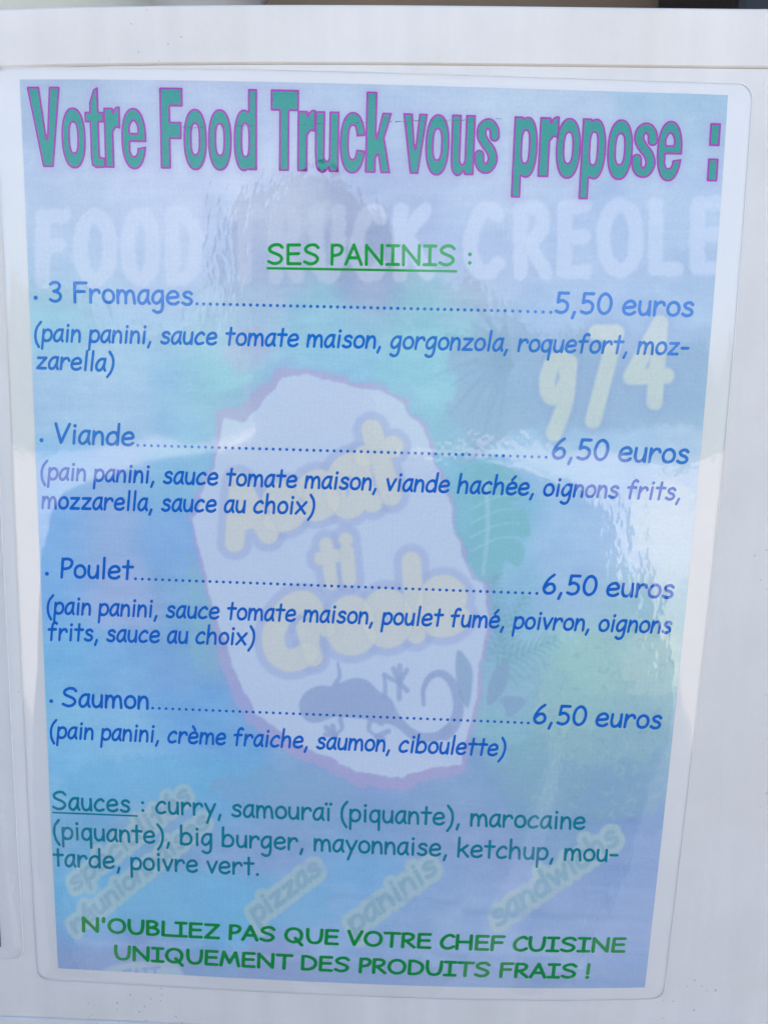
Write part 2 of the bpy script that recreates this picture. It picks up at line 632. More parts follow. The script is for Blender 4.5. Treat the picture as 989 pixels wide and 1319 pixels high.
# rounded single-stroke hand lettering: x-height 10, capitals 13.8
L_, S_, O_, D_ = 'l', 's', 'o', 'd'
G = {
 'a': (9.5, [(S_, [(7.6, 8.5), (5.6, 9.2), (3.2, 8.2), (1.4, 5.6), (1.2, 2.6), (2.8, .8), (4.9, 1.2), (6.7, 3.6), (7.6, 6.4)]), (S_, [(7.8, 9.2), (7.4, 5.5), (7.5, 2.5), (8.5, .8)])]),
 'b': (11, [(L_, [(1.6, 14.3), (1.4, .9)]), (S_, [(1.5, 5), (3.2, 8.2), (5.8, 9), (8.4, 7.3), (9.2, 4.6), (8, 1.8), (5.2, .8), (2.8, 1), (1.5, 2.4)])]),
 'c': (9.6, [(S_, [(7.9, 7.8), (6.2, 9), (3.8, 8.2), (1.8, 5.8), (1.3, 3.3), (2.6, 1.3), (5, .8), (7.8, 1.7)])]),
 'd': (10.9, [(L_, [(8.9, 14.3), (8.8, .8)]), (S_, [(8.7, 5.5), (7.6, 8), (5.4, 8.9), (2.6, 7.5), (1.3, 4.4), (2, 1.8), (4.4, .8), (6.9, 1.6), (8.7, 4)])]),
 'e': (10.2, [(S_, [(1.6, 4.7), (4.5, 5), (8.1, 5.6), (8.3, 7.3), (6.6, 8.9), (4.2, 8.8), (2, 7.1), (1.2, 4.2), (2.2, 1.7), (4.8, .8), (7, 1.1), (8.6, 2.1)])]),
 'f': (9.4, [(S_, [(7.9, 13), (6.2, 13.8), (4.4, 12.5), (3.9, 9.5), (3.8, 5), (3.8, .6)]), (L_, [(1, 8.4), (7.3, 8.6)])]),
 'g': (9.9, [(S_, [(7.7, 8.2), (5.8, 9.1), (3.4, 8.3), (1.5, 5.8), (1.4, 2.8), (3.2, 1.1), (5.6, 2), (7.5, 4.6)]), (S_, [(7.9, 9.1), (7.9, 3), (7.7, -1.5), (6.6, -4.1), (4, -4.8), (1.6, -3.7)])]),
 'h': (10.7, [(L_, [(1.6, 14.3), (1.5, .7)]), (S_, [(1.6, 4.6), (3.2, 7.6), (5.4, 8.9), (7.4, 8), (8.2, 5.5), (8.4, .7)])]),
 'i': (5.2, [(L_, [(2.6, 8.9), (2.6, .7)]), (D_, [(2.6, 12.3)])]),
 'k': (10, [(L_, [(1.7, 14.3), (1.5, .7)]), (L_, [(8, 9), (1.8, 4.4)]), (L_, [(3.9, 5.9), (8.6, .8)])]),
 'l': (5.1, [(L_, [(2.5, 14.4), (2.5, .7)])]),
 'm': (14.5, [(L_, [(1.5, 8.9), (1.5, .7)]), (S_, [(1.6, 4.8), (2.8, 7.7), (4.6, 8.8), (6.2, 7.6), (6.9, 5), (6.9, .8)]), (S_, [(6.9, 4.8), (8.2, 7.7), (10, 8.8), (11.7, 7.7), (12.4, 5), (12.9, .7)])]),
 'n': (9.7, [(L_, [(1.5, 8.9), (1.5, .7)]), (S_, [(1.6, 4.6), (3, 7.5), (5, 8.8), (7, 7.8), (7.8, 5.2), (8, .7)])]),
 'o': (9.8, [(O_, [(4.9, 8.9), (7.4, 7.8), (8.6, 5), (7.7, 2), (4.9, .8), (2.2, 1.9), (1.2, 4.8), (2.3, 7.7)])]),
 'p': (9.9, [(L_, [(1.6, 8.8), (1.5, -4.9)]), (S_, [(1.6, 5.4), (3, 8), (5.4, 8.9), (7.8, 7.7), (8.7, 4.9), (7.7, 2), (5.4, .8), (3, 1.2), (1.6, 3)])]),
 'q': (9.7, [(L_, [(7.9, 8.9), (7.8, -4.9)]), (S_, [(7.7, 6), (6.9, 8.2), (4.9, 9), (2.3, 7.6), (1.3, 4.8), (2, 1.9), (4.2, .8), (6.4, 1.6), (7.7, 4)])]),
 'r': (8.9, [(L_, [(1.6, 8.9), (1.6, .7)]), (S_, [(1.7, 4.8), (3.2, 7.6), (5.2, 8.8), (7, 8.4), (7.7, 7)])]),
 's': (9.06, [(S_, [(7.4, 7.7), (5.6, 8.9), (3.2, 8.4), (2.2, 7), (3.6, 5.5), (6.2, 4.6), (7.4, 2.9), (6.2, 1.2), (3.6, .8), (1.3, 1.8)])]),
 't': (8.8, [(L_, [(4.3, 12.8), (4.2, .7)]), (L_, [(1, 8.8), (7.8, 8.8)])]),
 'u': (9.7, [(S_, [(1.5, 8.8), (1.4, 4), (2.6, 1.3), (4.6, .8), (6.8, 2.2), (7.7, 5)]), (L_, [(7.8, 8.9), (8, .7)])]),
 'v': (9.05, [(L_, [(1.1, 8.8), (4.4, .9), (8, 8.9)])]),
 'w': (13, [(L_, [(1.2, 8.9), (4, .9), (6.6, 8), (9.2, .9), (12, 9)])]),
 'x': (11, [(L_, [(1.6, 8.9), (9, .7)]), (L_, [(9.2, 9), (1.4, .7)])]),
 'y': (9.7, [(L_, [(1.3, 8.8), (5, 1.6)]), (L_, [(8.6, 8.9), (5, 1.4), (2.6, -4.8)])]),
 'z': (10, [(L_, [(1.6, 8.4), (8.2, 8.5), (1.6, .9), (8.6, .9)])]),
 'F': (11.3, [(L_, [(10.2, 13.2), (2.2, 13), (2, .6)]), (L_, [(2.1, 7.4), (8.8, 7.6)])]),
 'V': (12.1, [(L_, [(1.2, 13.3), (5.6, .9), (10.9, 13.3)])]),
 'P': (9.9, [(L_, [(2, 13.1), (1.8, .6)]), (S_, [(2, 12.6), (5, 13.2), (8, 12.3), (8.8, 10.2), (7.4, 7.6), (4.6, 6.5), (2, 6.4)])]),
 'S': (12.9, [(S_, [(11, 11.4), (8.8, 13.1), (5.2, 12.9), (2.6, 11.2), (2.8, 9), (5.6, 7.6), (9, 6.2), (10.6, 4), (8.8, 1.6), (5.2, .8), (1.6, 2.1)])]),
 'E': (11.6, [(L_, [(10, 13.1), (2.1, 13), (1.9, .8), (10.2, .8)]), (L_, [(2, 7.2), (9.3, 7.4)])]),
 'A': (13.3, [(L_, [(1.3, .7), (6.8, 13.3), (11.9, .6)]), (L_, [(3.3, 4.9), (10, 4.9)])]),
 'N': (14.9, [(L_, [(2, .6), (2, 13.1), (12.4, .9), (12.6, 13.3)])]),
 'I': (10.2, [(L_, [(1.2, 13), (8.8, 13)]), (L_, [(5, 13), (4.9, .8)]), (L_, [(1, .8), (9, .8)])]),
 'O': (14.9, [(O_, [(7.4, 13.2), (11.6, 11.5), (13.2, 7.4), (11.8, 2.8), (7.4, .8), (3.2, 2.6), (1.5, 6.8), (3.2, 11.4)])]),
 'U': (13.7, [(S_, [(1.7, 13.2), (1.8, 6.5), (3.6, 2), (7, .8), (10.4, 2.2), (11.8, 6.5), (12.1, 13.2)])]),
 'B': (11.7, [(L_, [(2, 13), (2, .9)]), (S_, [(2, 12.8), (5.6, 13.1), (8.4, 11.8), (8.2, 9.2), (5.4, 7.5), (2.2, 7.2)]), (S_, [(3, 7.3), (7.2, 6.8), (9.8, 4.6), (9, 2), (6, .9), (2, .9)])]),
 'L': (10.25, [(L_, [(2, 13.3), (1.8, .9), (9.4, .8)])]),
 'Z': (12.9, [(L_, [(1.8, 12.8), (11.2, 12.8), (1.8, .9), (11.4, .9)])]),
 'T': (12.6, [(L_, [(1, 12.9), (11.8, 12.9)]), (L_, [(6.4, 12.9), (6.2, .6)])]),
 'R': (11.7, [(L_, [(2, 13), (1.9, .6)]), (S_, [(2, 12.7), (5.4, 13.1), (8.8, 12), (9, 9.4), (6.6, 7.2), (2, 6.2)]), (L_, [(4, 6.6), (10.3, .7)])]),
 'C': (11.2, [(S_, [(10.2, 11.8), (8.2, 13.1), (5.2, 12.3), (2.6, 9.4), (1.5, 5.8), (2.6, 2.3), (5.4, .8), (8.2, 1.2), (10.4, 2.6)])]),
 'H': (14.3, [(L_, [(2, 13.2), (1.9, .6)]), (L_, [(12, 13.2), (12.1, .6)]), (L_, [(2, 7.1), (12, 7.2)])]),
 'D': (13.4, [(L_, [(2, 13), (1.9, .9)]), (S_, [(2, 12.9), (6, 12.8), (10.2, 10.6), (11.7, 7), (10.2, 3), (6.4, 1), (1.9, .9)])]),
 'M': (16.45, [(L_, [(1.5, .6), (3.6, 13.1), (8, 3.2), (12.4, 13.1), (15, .6)])]),
 'K': (11.5, [(L_, [(2, 13.3), (1.9, .6)]), (L_, [(9.5, 13.2), (2.2, 6.6)]), (L_, [(3.8, 8.2), (10.3, .7)])]),
 '3': (11.35, [(S_, [(2.4, 11.8), (4.8, 13.1), (7.8, 12.7), (8.8, 10.8), (7.4, 8.4), (4.6, 7.3)]), (S_, [(4.6, 7.3), (7.6, 6.6), (9.3, 4.2), (7.8, 1.6), (4.8, .8), (2, 1.9)])]),
 '5': (11.35, [(L_, [(9.2, 12.9), (3.2, 12.9), (2.8, 7.2)]), (S_, [(2.8, 7.2), (5.4, 8.3), (8.4, 7), (9.3, 4.6), (8.2, 1.9), (5.2, .8), (2, 1.7)])]),
 '0': (11.35, [(O_, [(5.6, 13.1), (8.6, 11.2), (9.8, 7), (8.6, 2.6), (5.6, .8), (2.6, 2.6), (1.5, 6.8), (2.7, 11.2)])]),
 '6': (11.35, [(S_, [(7.8, 13.1), (5, 10.8), (2.6, 7.2), (1.8, 3.8), (3.2, 1.4), (5.8, .8), (8.6, 2.1), (9.2, 4.6), (7.6, 6.9), (5, 6.9), (2.6, 4.8)])]),
 '9': (11, [(S_, [(8.6, 10.4), (6.8, 13), (3.6, 12.4), (1.8, 9.6), (2.8, 7), (5.6, 6.8), (8.2, 8.8), (8.9, 11)]), (S_, [(9, 12.4), (8.4, 6), (5.2, .8)])]),
 '7': (10, [(L_, [(1.4, 12.8), (9.2, 12.8), (4.2, .7)])]),
 '4': (11, [(L_, [(7.8, .6), (8, 13.2), (1.4, 4.6), (10.4, 4.8)])]),
 '.': (4.6, [(D_, [(2, .9)])]),
 ',': (5.15, [(L_, [(2.8, 1.2), (1.6, -2.4)])]),
 '(': (6.8, [(S_, [(5.6, 14.4), (2.6, 10.4), (1.7, 5.4), (2.8, .2), (5.4, -3.8)])]),
 ')': (6.8, [(S_, [(1.2, 14.4), (4.2, 10.4), (5.1, 5.4), (4, .2), (1.4, -3.8)])]),
 '-': (7.7, [(L_, [(1.3, 5.2), (6.3, 5.2)])]),
 ':': (6.7, [(D_, [(3.2, 7.8)]), (D_, [(3.2, 2.2)])]),
 "'": (5, [(L_, [(2.4, 13.6), (2.2, 10.4)])]),
 '!': (4.6, [(L_, [(2.2, 13.4), (2.1, 4.4)]), (D_, [(2.1, .9)])]),
 ' ': (5.6, []),
}
G['é'] = (10.2, G['e'][1] + [(L_, [(4.3, 11.2), (6.6, 13.8)])])
G['è'] = (10.2, G['e'][1] + [(L_, [(5.8, 11.2), (3.5, 13.8)])])
G['ï'] = (5.2, [G['i'][1][0], (D_, [(.9, 12.3)]), (D_, [(4.3, 12.3)])])
G['Q'] = (16, G['O'][1] + [(L_, [(8.6, 4.4), (13.6, -1.8)])])


def strokes(ch):
    out = []
    for k, pts in G[ch][1]:
        if k == L_: out.append((np.array(pts, float), 0))
        elif k == S_: out.append((spline(pts), 0))
        elif k == O_: out.append((spline(pts, True), 0))
        else: out.append((np.array([pts[0], (pts[0][0] + .01, pts[0][1])], float), 1))
    return out


_cache = {}


def glyph(ch, hw):
    key = (ch, hw)
    if key not in _cache:
        h = 0.42
        w = G[ch][0]
        xs = np.arange(-2.2, w + 2.6, h)
        ys = np.arange(-7, 17, h)
        P = np.stack(np.meshgrid(xs, ys), -1).reshape(-1, 2)
        d = np.full(len(P), 1e9)
        for pl, dot in strokes(ch):
            d = np.minimum(d, seg_dist(P, pl[:-1], pl[1:]) - hw * (1.22 if dot else 1))
        _cache[key] = march(d.reshape(len(ys), len(xs)), xs, ys)
    return _cache[key]


def advance(t):
    return sum(G[c][0] for c in t)


def line_geometry(text, p0, p1, xh, hw, slant):
    """text between two photo pixels on its baseline, laid out on the sheet (mm)"""
    A, B = page(*p0), page(*p1)
    mid = (np.array(p0) + np.array(p1)) / 2
    sy = np.linalg.norm(page(mid[0], mid[1] - xh) - page(*mid)) / 9.75
    e = (B - A) / np.linalg.norm(B - A)
    nrm = np.array([-e[1], e[0]])
    lsb, rsb = 0.7, 1.2
    sx = np.linalg.norm(B - A) / (advance(text) - lsb - rsb)
    V, F, n = [], [], 0
    x = -lsb
    jr = random.Random(text)
    for c in text:
        if G[c][1]:
            gv, gp = glyph(c, hw)
            X = (gv[:, 0] + x + slant * gv[:, 1]) * sx
            Y = (gv[:, 1]) * sy
            V.append(A + X[:, None] * e + Y[:, None] * nrm)
            F += [[k + n for k in p] for p in gp]
            n += len(gv)
        x += G[c][0]
    return np.concatenate(V), F


def on_sheet(name, V, F, lift, mat, parent):
    P = to_world(V[:, 0], V[:, 1], sag(V[:, 0], V[:, 1]) + lift)
    return mesh_np(name, P, F, mat, parent)


# ------------------------------------------------------------------ printed background of the menu (colours per paper point)
NXP, NYP = 560, 792
ax = np.linspace(-105, 105, NXP)
ay = np.linspace(-148.5, 148.5, NYP)
AXX, AYY = np.meshgrid(ax, ay)
PIX = pixel(AXX.ravel(), AYY.ravel())


def vnoise(P, cell, seed, octv=3):
    out = np.zeros(len(P))
    amp, tot = 1.0, 0.0
    for o in range(octv):
        r = np.random.default_rng(seed + o)
        g = r.random((256, 256))
        q = P / cell + 40
        i = np.floor(q).astype(int)
        f = q - i
        f = f * f * (3 - 2 * f)
        i %= 255
        a = g[i[:, 1], i[:, 0]] * (1 - f[:, 0]) + g[i[:, 1], i[:, 0] + 1] * f[:, 0]
        b = g[i[:, 1] + 1, i[:, 0]] * (1 - f[:, 0]) + g[i[:, 1] + 1, i[:, 0] + 1] * f[:, 0]
        out += amp * (a * (1 - f[:, 1]) + b * f[:, 1])
        tot += amp
        amp *= 0.5
        cell *= 0.5
    return out / tot - 0.5


warp = np.stack([vnoise(PIX, 60, 11), vnoise(PIX, 60, 31)], -1) * 46
warp += np.stack([vnoise(PIX, 14, 51, 2), vnoise(PIX, 14, 71, 2)], -1) * 10
WP = PIX + warp
CTRL = [  # photo pixel and colour as seen there, film glare included
 (60, 120, 160, 184, 212), (250, 125, 172, 190, 220), (500, 135, 170, 192, 220), (700, 135, 172, 195, 220), (880, 140, 156, 188, 214),
 (60, 250, 170, 190, 220), (200, 260, 180, 196, 226), (350, 250, 184, 200, 228), (500, 245, 164, 182, 216), (650, 260, 172, 192, 222), (900, 260, 168, 192, 222),
 (60, 340, 164, 190, 222), (180, 350, 168, 190, 224), (300, 350, 172, 192, 226), (480, 350, 160, 180, 216), (620, 350, 166, 186, 220), (760, 350, 162, 186, 220), (900, 370, 158, 184, 216),
 (60, 410, 152, 196, 226), (160, 420, 162, 194, 226), (300, 420, 164, 196, 224), (430, 420, 152, 196, 222), (560, 420, 146, 194, 218), (680, 430, 150, 178, 214), (800, 440, 152, 178, 214), (900, 450, 150, 176, 212),
 (60, 520, 158, 186, 222), (150, 510, 166, 192, 226), (230, 520, 150, 186, 222), (280, 500, 150, 196, 216), (560, 500, 142, 190, 216), (620, 500, 146, 180, 214), (750, 520, 150, 176, 214), (890, 520, 150, 178, 214),
 (60, 590, 140, 182, 228), (140, 600, 152, 184, 224), (220, 610, 140, 186, 220), (700, 580, 158, 190, 224), (800, 590, 162, 190, 226), (890, 590, 172, 194, 224),
 (70, 690, 132, 176, 226), (130, 690, 158, 182, 222), (230, 690, 134, 172, 222), (640, 660, 134, 186, 212), (720, 680, 160, 190, 226), (790, 680, 166, 192, 228), (860, 690, 182, 200, 224),
 (70, 750, 130, 176, 226), (160, 760, 160, 178, 220), (240, 760, 138, 176, 216), (660, 780, 146, 186, 216), (740, 770, 160, 188, 224), (800, 790, 158, 192, 212), (860, 780, 160, 190, 210),
 (80, 850, 128, 182, 226), (150, 870, 134, 178, 224), (230, 860, 128, 166, 218), (270, 830, 136, 178, 210), (680, 880, 150, 184, 210), (740, 850, 158, 198, 206), (800, 850, 162, 198, 204), (850, 870, 166, 194, 206),
 (80, 940, 138, 190, 226), (160, 940, 144, 190, 226), (240, 930, 124, 172, 222), (300, 960, 124, 172, 220), (660, 940, 146, 186, 206), (740, 940, 144, 184, 200), (820, 950, 142, 174, 204),
 (80, 1000, 128, 184, 226), (180, 1000, 134, 184, 226), (300, 1010, 122, 176, 222), (400, 1010, 136, 172, 212), (600, 1020, 138, 168, 208), (700, 1010, 130, 168, 200), (790, 1020, 128, 160, 202), (840, 1040, 132, 160, 206),
 (80, 1080, 124, 172, 214), (200, 1080, 134, 168, 208), (330, 1080, 140, 164, 208), (450, 1060, 134, 164, 210), (600, 1080, 142, 164, 210), (720, 1060, 134, 164, 206), (830, 1090, 136, 160, 208),
 (90, 1140, 118, 178, 224), (200, 1150, 130, 178, 222), (320, 1120, 142, 174, 220), (300, 1170, 116, 178, 226), (450, 1130, 130, 176, 222), (560, 1150, 144, 172, 216), (700, 1170, 146, 168, 214), (810, 1150, 140, 164, 212),
 (100, 1200, 128, 178, 222), (250, 1200, 132, 182, 226), (420, 1190, 146, 178, 222), (600, 1200, 154, 178, 220), (720, 1210, 156, 178, 220), (800, 1190, 148, 168, 214),
 (100, 1240, 138, 154, 208), (220, 1240, 140, 158, 208), (350, 1245, 146, 164, 214), (500, 1255, 144, 170, 216), (650, 1250, 150, 174, 218), (800, 1260, 136, 162, 210),
]
CT = np.array(CTRL, float)
wsum = np.zeros(len(WP))
ART = np.zeros((len(WP), 3))
for c in CT:
    d2 = ((WP - c[:2]) ** 2).sum(1)
    w = np.exp(-d2 / (2 * 30.0 ** 2)) + 1e-3 * np.exp(-d2 / (2 * 90.0 ** 2)) + 1e-9
    wsum += w
    ART += w[:, None] * c[2:]
ART /= wsum[:, None]
ART += (vnoise(PIX, 34, 91, 4) * 15)[:, None] * np.array([1.0, .8, .5])
ART += (vnoise(PIX * np.array([.4, 1.6]), 12, 131, 3) * 9)[:, None] * np.array([1.0, .9, .6])


def region(x0, y0, x1, y1):
    return np.where((PIX[:, 0] > x0) & (PIX[:, 0] < x1) & (PIX[:, 1] > y0) & (PIX[:, 1] < y1))[0]


def paint(idx, d, col, alpha=1.0, soft=1.6):
    a = np.clip(0.5 - d / (2 * soft), 0, 1) * alpha
    ART[idx] = ART[idx] * (1 - a[:, None]) + np.array(col, float) * a[:, None]


def paint_poly(pts, col, alpha=1.0, soft=1.6, smooth=True, rough=0.0, seed=5):
    Q = spline(pts, True, 5)[:-1] if smooth else np.array(pts, float)
    m = 14
    idx = region(Q[:, 0].min() - m, Q[:, 1].min() - m, Q[:, 0].max() + m, Q[:, 1].max() + m)
    d = poly_sdf(PIX[idx], [Q])
    if rough: d = d + vnoise(PIX[idx], 9, seed, 2) * rough
    paint(idx, d, col, alpha, soft)
    return idx, d


def paint_stroke(pts, hw0, hw1, col, alpha=1.0, soft=1.4, n=6):
    Q = spline(pts, False, n) if len(pts) > 2 else np.array(pts, float)
    m = max(hw0, hw1) + 6
    idx = region(Q[:, 0].min() - m, Q[:, 1].min() - m, Q[:, 0].max() + m, Q[:, 1].max() + m)
    P = PIX[idx]
    d = np.full(len(P), 1e9)
    for k in range(len(Q) - 1):
        hw = hw0 + (hw1 - hw0) * k / max(1, len(Q) - 2)
        d = np.minimum(d, seg_dist(P, Q[k:k + 1], Q[k + 1:k + 2]) - hw)
    paint(idx, d, col, alpha, soft)


def word_dist(text, p0, p1, xh, hw, slant=0.0, arc=0.0):
    """distance field (photo px) to a printed word running from p0 to p1"""
    A, B = np.array(p0, float), np.array(p1, float)
    e = (B - A) / np.linalg.norm(B - A)
    nr = np.array([e[1], -e[0]])
    sx = np.linalg.norm(B - A) / advance(text)
    sy = xh / 10.0
    m = hw + xh * 1.7 + 8
    lo, hi = np.minimum(A, B) - m, np.maximum(A, B) + m
    idx = region(lo[0], lo[1], hi[0], hi[1])
    P = PIX[idx]
    d = np.full(len(P), 1e9)
    x = 0.0
    for c in text:
        for pl, dot in strokes(c):
            q = A + ((pl[:, 0] + x + slant * pl[:, 1]) * sx)[:, None] * e + (pl[:, 1] * sy)[:, None] * nr
            d = np.minimum(d, seg_dist(P, q[:-1], q[1:]))
        x += G[c][0]
    return idx, d - hw


# --- big pale heading
def fit_glyph(ch, x0, x1, base, cap, hw, slant=0.0):
    """one printed letter filling x0..x1 with its strokes, standing on `base`"""
    xs_ = np.concatenate([pl[:, 0] for pl, _ in strokes(ch)])
    ys_ = np.concatenate([pl[:, 1] for pl, _ in strokes(ch)])
    kx = (x1 - x0 - 2 * hw) / (xs_.max() - xs_.min())
    ky = (cap - 2 * hw) / (ys_.max() - ys_.min())
    idx = region(x0 - 20, base - cap - 16, x1 + 20 + abs(slant) * cap, base + 16)
    d = np.full(len(idx), 1e9)
    for pl, _ in strokes(ch):
        v = (pl[:, 1] - ys_.min()) * ky
        q = np.stack([x0 + hw + (pl[:, 0] - xs_.min()) * kx + slant * v, base - hw - v], -1)
        d = np.minimum(d, seg_dist(PIX[idx], q[:-1], q[1:]))
    return idx, d - hw


for ch, x0, x1 in (('F', 46, 92), ('O', 94, 152), ('O', 155, 207), ('D', 213, 263), ('T', 290, 342), ('R', 346, 392), ('U', 398, 446), ('C', 450, 500), ('K', 506, 560),
                   ('C', 596, 650), ('R', 660, 712), ('E', 717, 763), ('O', 767, 829), ('L', 834, 880), ('E', 888, 938)):
    base = 372 - (x0 - 46) * 0.0195
    idx, d = fit_glyph(ch, x0, x1, base, 103, 9.5)
    d = d + vnoise(PIX[idx], 10, 210, 2) * 5
    paint(idx, d, (192, 207, 234), 0.62, 2.0)
# --- palm and darker patch behind the number
dark_patch = [(560, 560), (585, 500), (580, 450), (620, 425), (700, 432), (800, 425), (930, 430), (930, 545), (860, 548), (790, 555), (720, 545), (660, 560), (620, 590), (585, 596)]
paint_poly(dark_patch, (144, 170, 206), 0.7, 5, True, 14)
for k in range(16):
    a = math.radians(100 + k * 11)
    c = (655, 470)
    r = 75 + 22 * math.sin(k * 2.1)
    paint_stroke([c, (c[0] + r * .5 * math.cos(a), c[1] + r * .5 * math.sin(a) - 6), (c[0] + r * math.cos(a), c[1] + r * math.sin(a) + 8)], 5.0, 1.2, (134, 164, 200), 0.5, 2.2)
# --- 974
for ch, x0, x1, base, cap, sl in (('9', 690, 738, 568, 118, 0.06), ('7', 744, 790, 552, 134, 0.12), ('4', 800, 866, 528, 122, 0.06)):
    idx, d = fit_glyph(ch, x0, x1, base, cap, 10.5, sl)
    paint(idx, d - 8, (140, 162, 206), 0.40, 4)
    paint(idx, d, (188, 199, 205), 0.85, 1.8)
# --- monstera and palm leaves at the island's flank
def frond(c, ang, ln, n, leaf, col, alpha, bend=0.0):
    for k in range(n):
        t = k / (n - 1)
        bx_, by_ = c[0] + ln * t * math.cos(ang), c[1] + ln * t * math.sin(ang) + bend * t * t
        for s in (-1, 1):
            a = ang + s * math.radians(62 - 30 * t)
            L = leaf * (1 - 0.65 * t)
            paint_stroke([(bx_, by_), (bx_ + L * .55 * math.cos(a), by_ + L * .55 * math.sin(a)), (bx_ + L * math.cos(a), by_ + L * math.sin(a) + 4)], 2.2, 0.8, col, alpha, 1.4, 3)


mon = [(588, 610), (625, 596), (668, 610), (672, 640), (655, 648), (676, 660), (682, 690), (660, 692), (676, 706), (668, 730), (650, 722), (645, 742), (622, 752), (600, 716), (586, 672)]
paint_poly(mon, (130, 182, 200), 0.75, 1.8)
for k in range(5):
    paint_stroke([(606, 690 - 18 * k + 20), (640, 676 - 18 * k + 18), (668, 672 - 18 * k + 20)], 1.6, 1.0, (156, 196, 220), 0.6, 1.5)
paint_stroke([(626, 620), (628, 680), (622, 740)], 3, 2, (168, 200, 224), 0.6, 2)
paint_poly([(545, 520), (600, 560), (610, 640), (600, 690), (580, 660), (566, 590)], (140, 188, 214), 0.5, 5, True, 8)
for (c, a, ln) in (((628, 850), -60, 90), ((640, 858), -25, 80), ((650, 850), -100, 70), ((618, 800), -70, 60)):
    frond(c, math.radians(a), ln, 10, 34, (126, 170, 192), 0.5)
for pts, colr, al in (([(690, 930), (700, 870), (730, 830), (770, 812), (820, 800), (872, 790), (868, 880), (850, 960), (780, 985), (720, 975)], (158, 192, 198), 0.5),
                      ([(640, 1010), (660, 960), (720, 940), (800, 930), (858, 930), (850, 1040), (760, 1050), (690, 1040)], (136, 170, 194), 0.45),
                      ([(815, 640), (860, 620), (892, 640), (885, 740), (850, 770), (822, 730)], (190, 204, 222), 0.5),
                      ([(806, 830), (850, 815), (874, 830), (866, 890), (830, 900), (806, 870)], (184, 202, 210), 0.45),
                      ([(244, 720), (262, 740), (280, 800), (290, 850), (262, 870), (244, 800)], (140, 182, 204), 0.5),
                      ([(78, 1000), (200, 975), (330, 985), (350, 1020), (220, 1030), (90, 1030)], (118, 178, 218), 0.5),
                      ([(270, 1010), (340, 990), (420, 985), (470, 1010), (460, 1040), (330, 1050)], (134, 164, 204), 0.5),
                      ([(86, 1222), (200, 1226), (330, 1222), (480, 1238), (640, 1246), (822, 1250), (822, 1280), (60, 1270)], (142, 162, 204), 0.5),
                      ([(86, 1150), (140, 1130), (230, 1120), (330, 1130), (420, 1150), (400, 1196), (250, 1200), (90, 1190)], (120, 180, 220), 0.45)):
    paint_poly(pts, colr, al, 4, True, 26, 77)
for k in range(420):                                   # leafy dabs in the foliage
    cx_, cy_ = random.uniform(680, 870), random.uniform(800, 1050)
    a_ = random.uniform(0, math.pi)
    L = random.uniform(3, 9)
    paint_stroke([(cx_, cy_), (cx_ + L * math.cos(a_), cy_ + L * math.sin(a_))], 1.8, 1.2, random.choice([(170, 202, 196), (138, 178, 186), (150, 186, 200), (124, 160, 186)]), 0.22, 1.6)
# --- island: pink rim, pale inside
isl = [(289, 540), (318, 544), (334, 523), (364, 486), (396, 481), (441, 495), (491, 504), (523, 522), (541, 552), (559, 588), (574, 636), (587, 684), (600, 729), (628, 766), (631, 811), (618, 843), (610, 911), (594, 984), (541, 995), (505, 1004), (473, 996), (450, 988), (423, 975), (377, 957), (346, 934), (322, 908), (295, 850), (277, 784), (261, 722), (248, 671), (262, 636), (276, 602), (282, 570)]
Q = np.array(isl, float)
Q = np.array([a + (b - a) * t + rng.normal(0, 1.6, 2) for a, b in zip(Q, np.roll(Q, -1, 0)) for t in (0, .34, .67)])
idx = region(200, 420, 680, 1040)
d0 = poly_sdf(PIX[idx], [Q])
nz = vnoise(PIX[idx], 22, 300, 3)
XI, YI = PIX[idx][:, 0], PIX[idx][:, 1]
left_w = np.clip((YI - 780) / 90, 0, 1) * np.clip((620 - XI) / 60, 0, 1) + np.clip((570 - YI) / 60, 0, 1) * np.clip((430 - XI) / 110, 0.25, 1)
rim = 4 + 12 * np.clip(left_w, 0, 1)
paint(idx, d0 - rim * 1.9 + nz * 26, (150, 166, 214), 0.30, 7)
nf = vnoise(PIX[idx], 8, 333, 2)
paint(idx, d0 - rim + nz * 12 + nf * 7, (186, 162, 208), 0.5, 1.4)
paint(idx, d0 + nz * 5 + nf * 3, (187, 203, 232), 0.86, 1.3)
pp = (PIX[idx] - np.array([320, 455])) / np.array([26, 30])
paint(idx, (np.sqrt((pp ** 2).sum(1)) - 1) * 14 + nz * 22, (182, 176, 212), 0.4, 5)
# --- Assat ti Creole
BUB = (('A', (298, 704), (352, 690), 58, 13), ('s', (346, 682), (394, 670), 50, 12.5), ('s', (390, 668), (438, 655), 50, 12.5), ('a', (432, 664), (486, 650), 66, 14), ('t', (482, 650), (530, 634), 72, 14),
       ('t', (416, 756), (440, 752), 42, 9), ('i', (441, 750), (459, 748), 44, 9.5),
       ('C', (340, 852), (398, 858), 62, 15), ('r', (398, 852), (436, 840), 48, 12), ('e', (432, 838), (480, 830), 58, 15), ('o', (478, 828), (526, 820), 58, 15.5), ('l', (524, 822), (548, 820), 68, 13), ('e', (548, 816), (602, 806), 62, 15))
for text, p0, p1, xh, hw in BUB:
    idx, d = word_dist(text, p0, p1, xh, hw, 0.03)
    paint(idx, d - 10, (160, 174, 214), 0.6, 2.2)
for text, p0, p1, xh, hw in BUB:
    idx, d = word_dist(text, p0, p1, xh, hw, 0.03)
    paint(idx, d, (198, 203, 207), 0.84, 1.3)
for text, p0, p1, xh, hw in BUB:                       # thin creases between the letters
    idx, d = word_dist(text, p0, p1, xh, hw, 0.03)
    paint(idx, np.abs(d) - 0.8, (172, 182, 212), 0.35, 2.0)
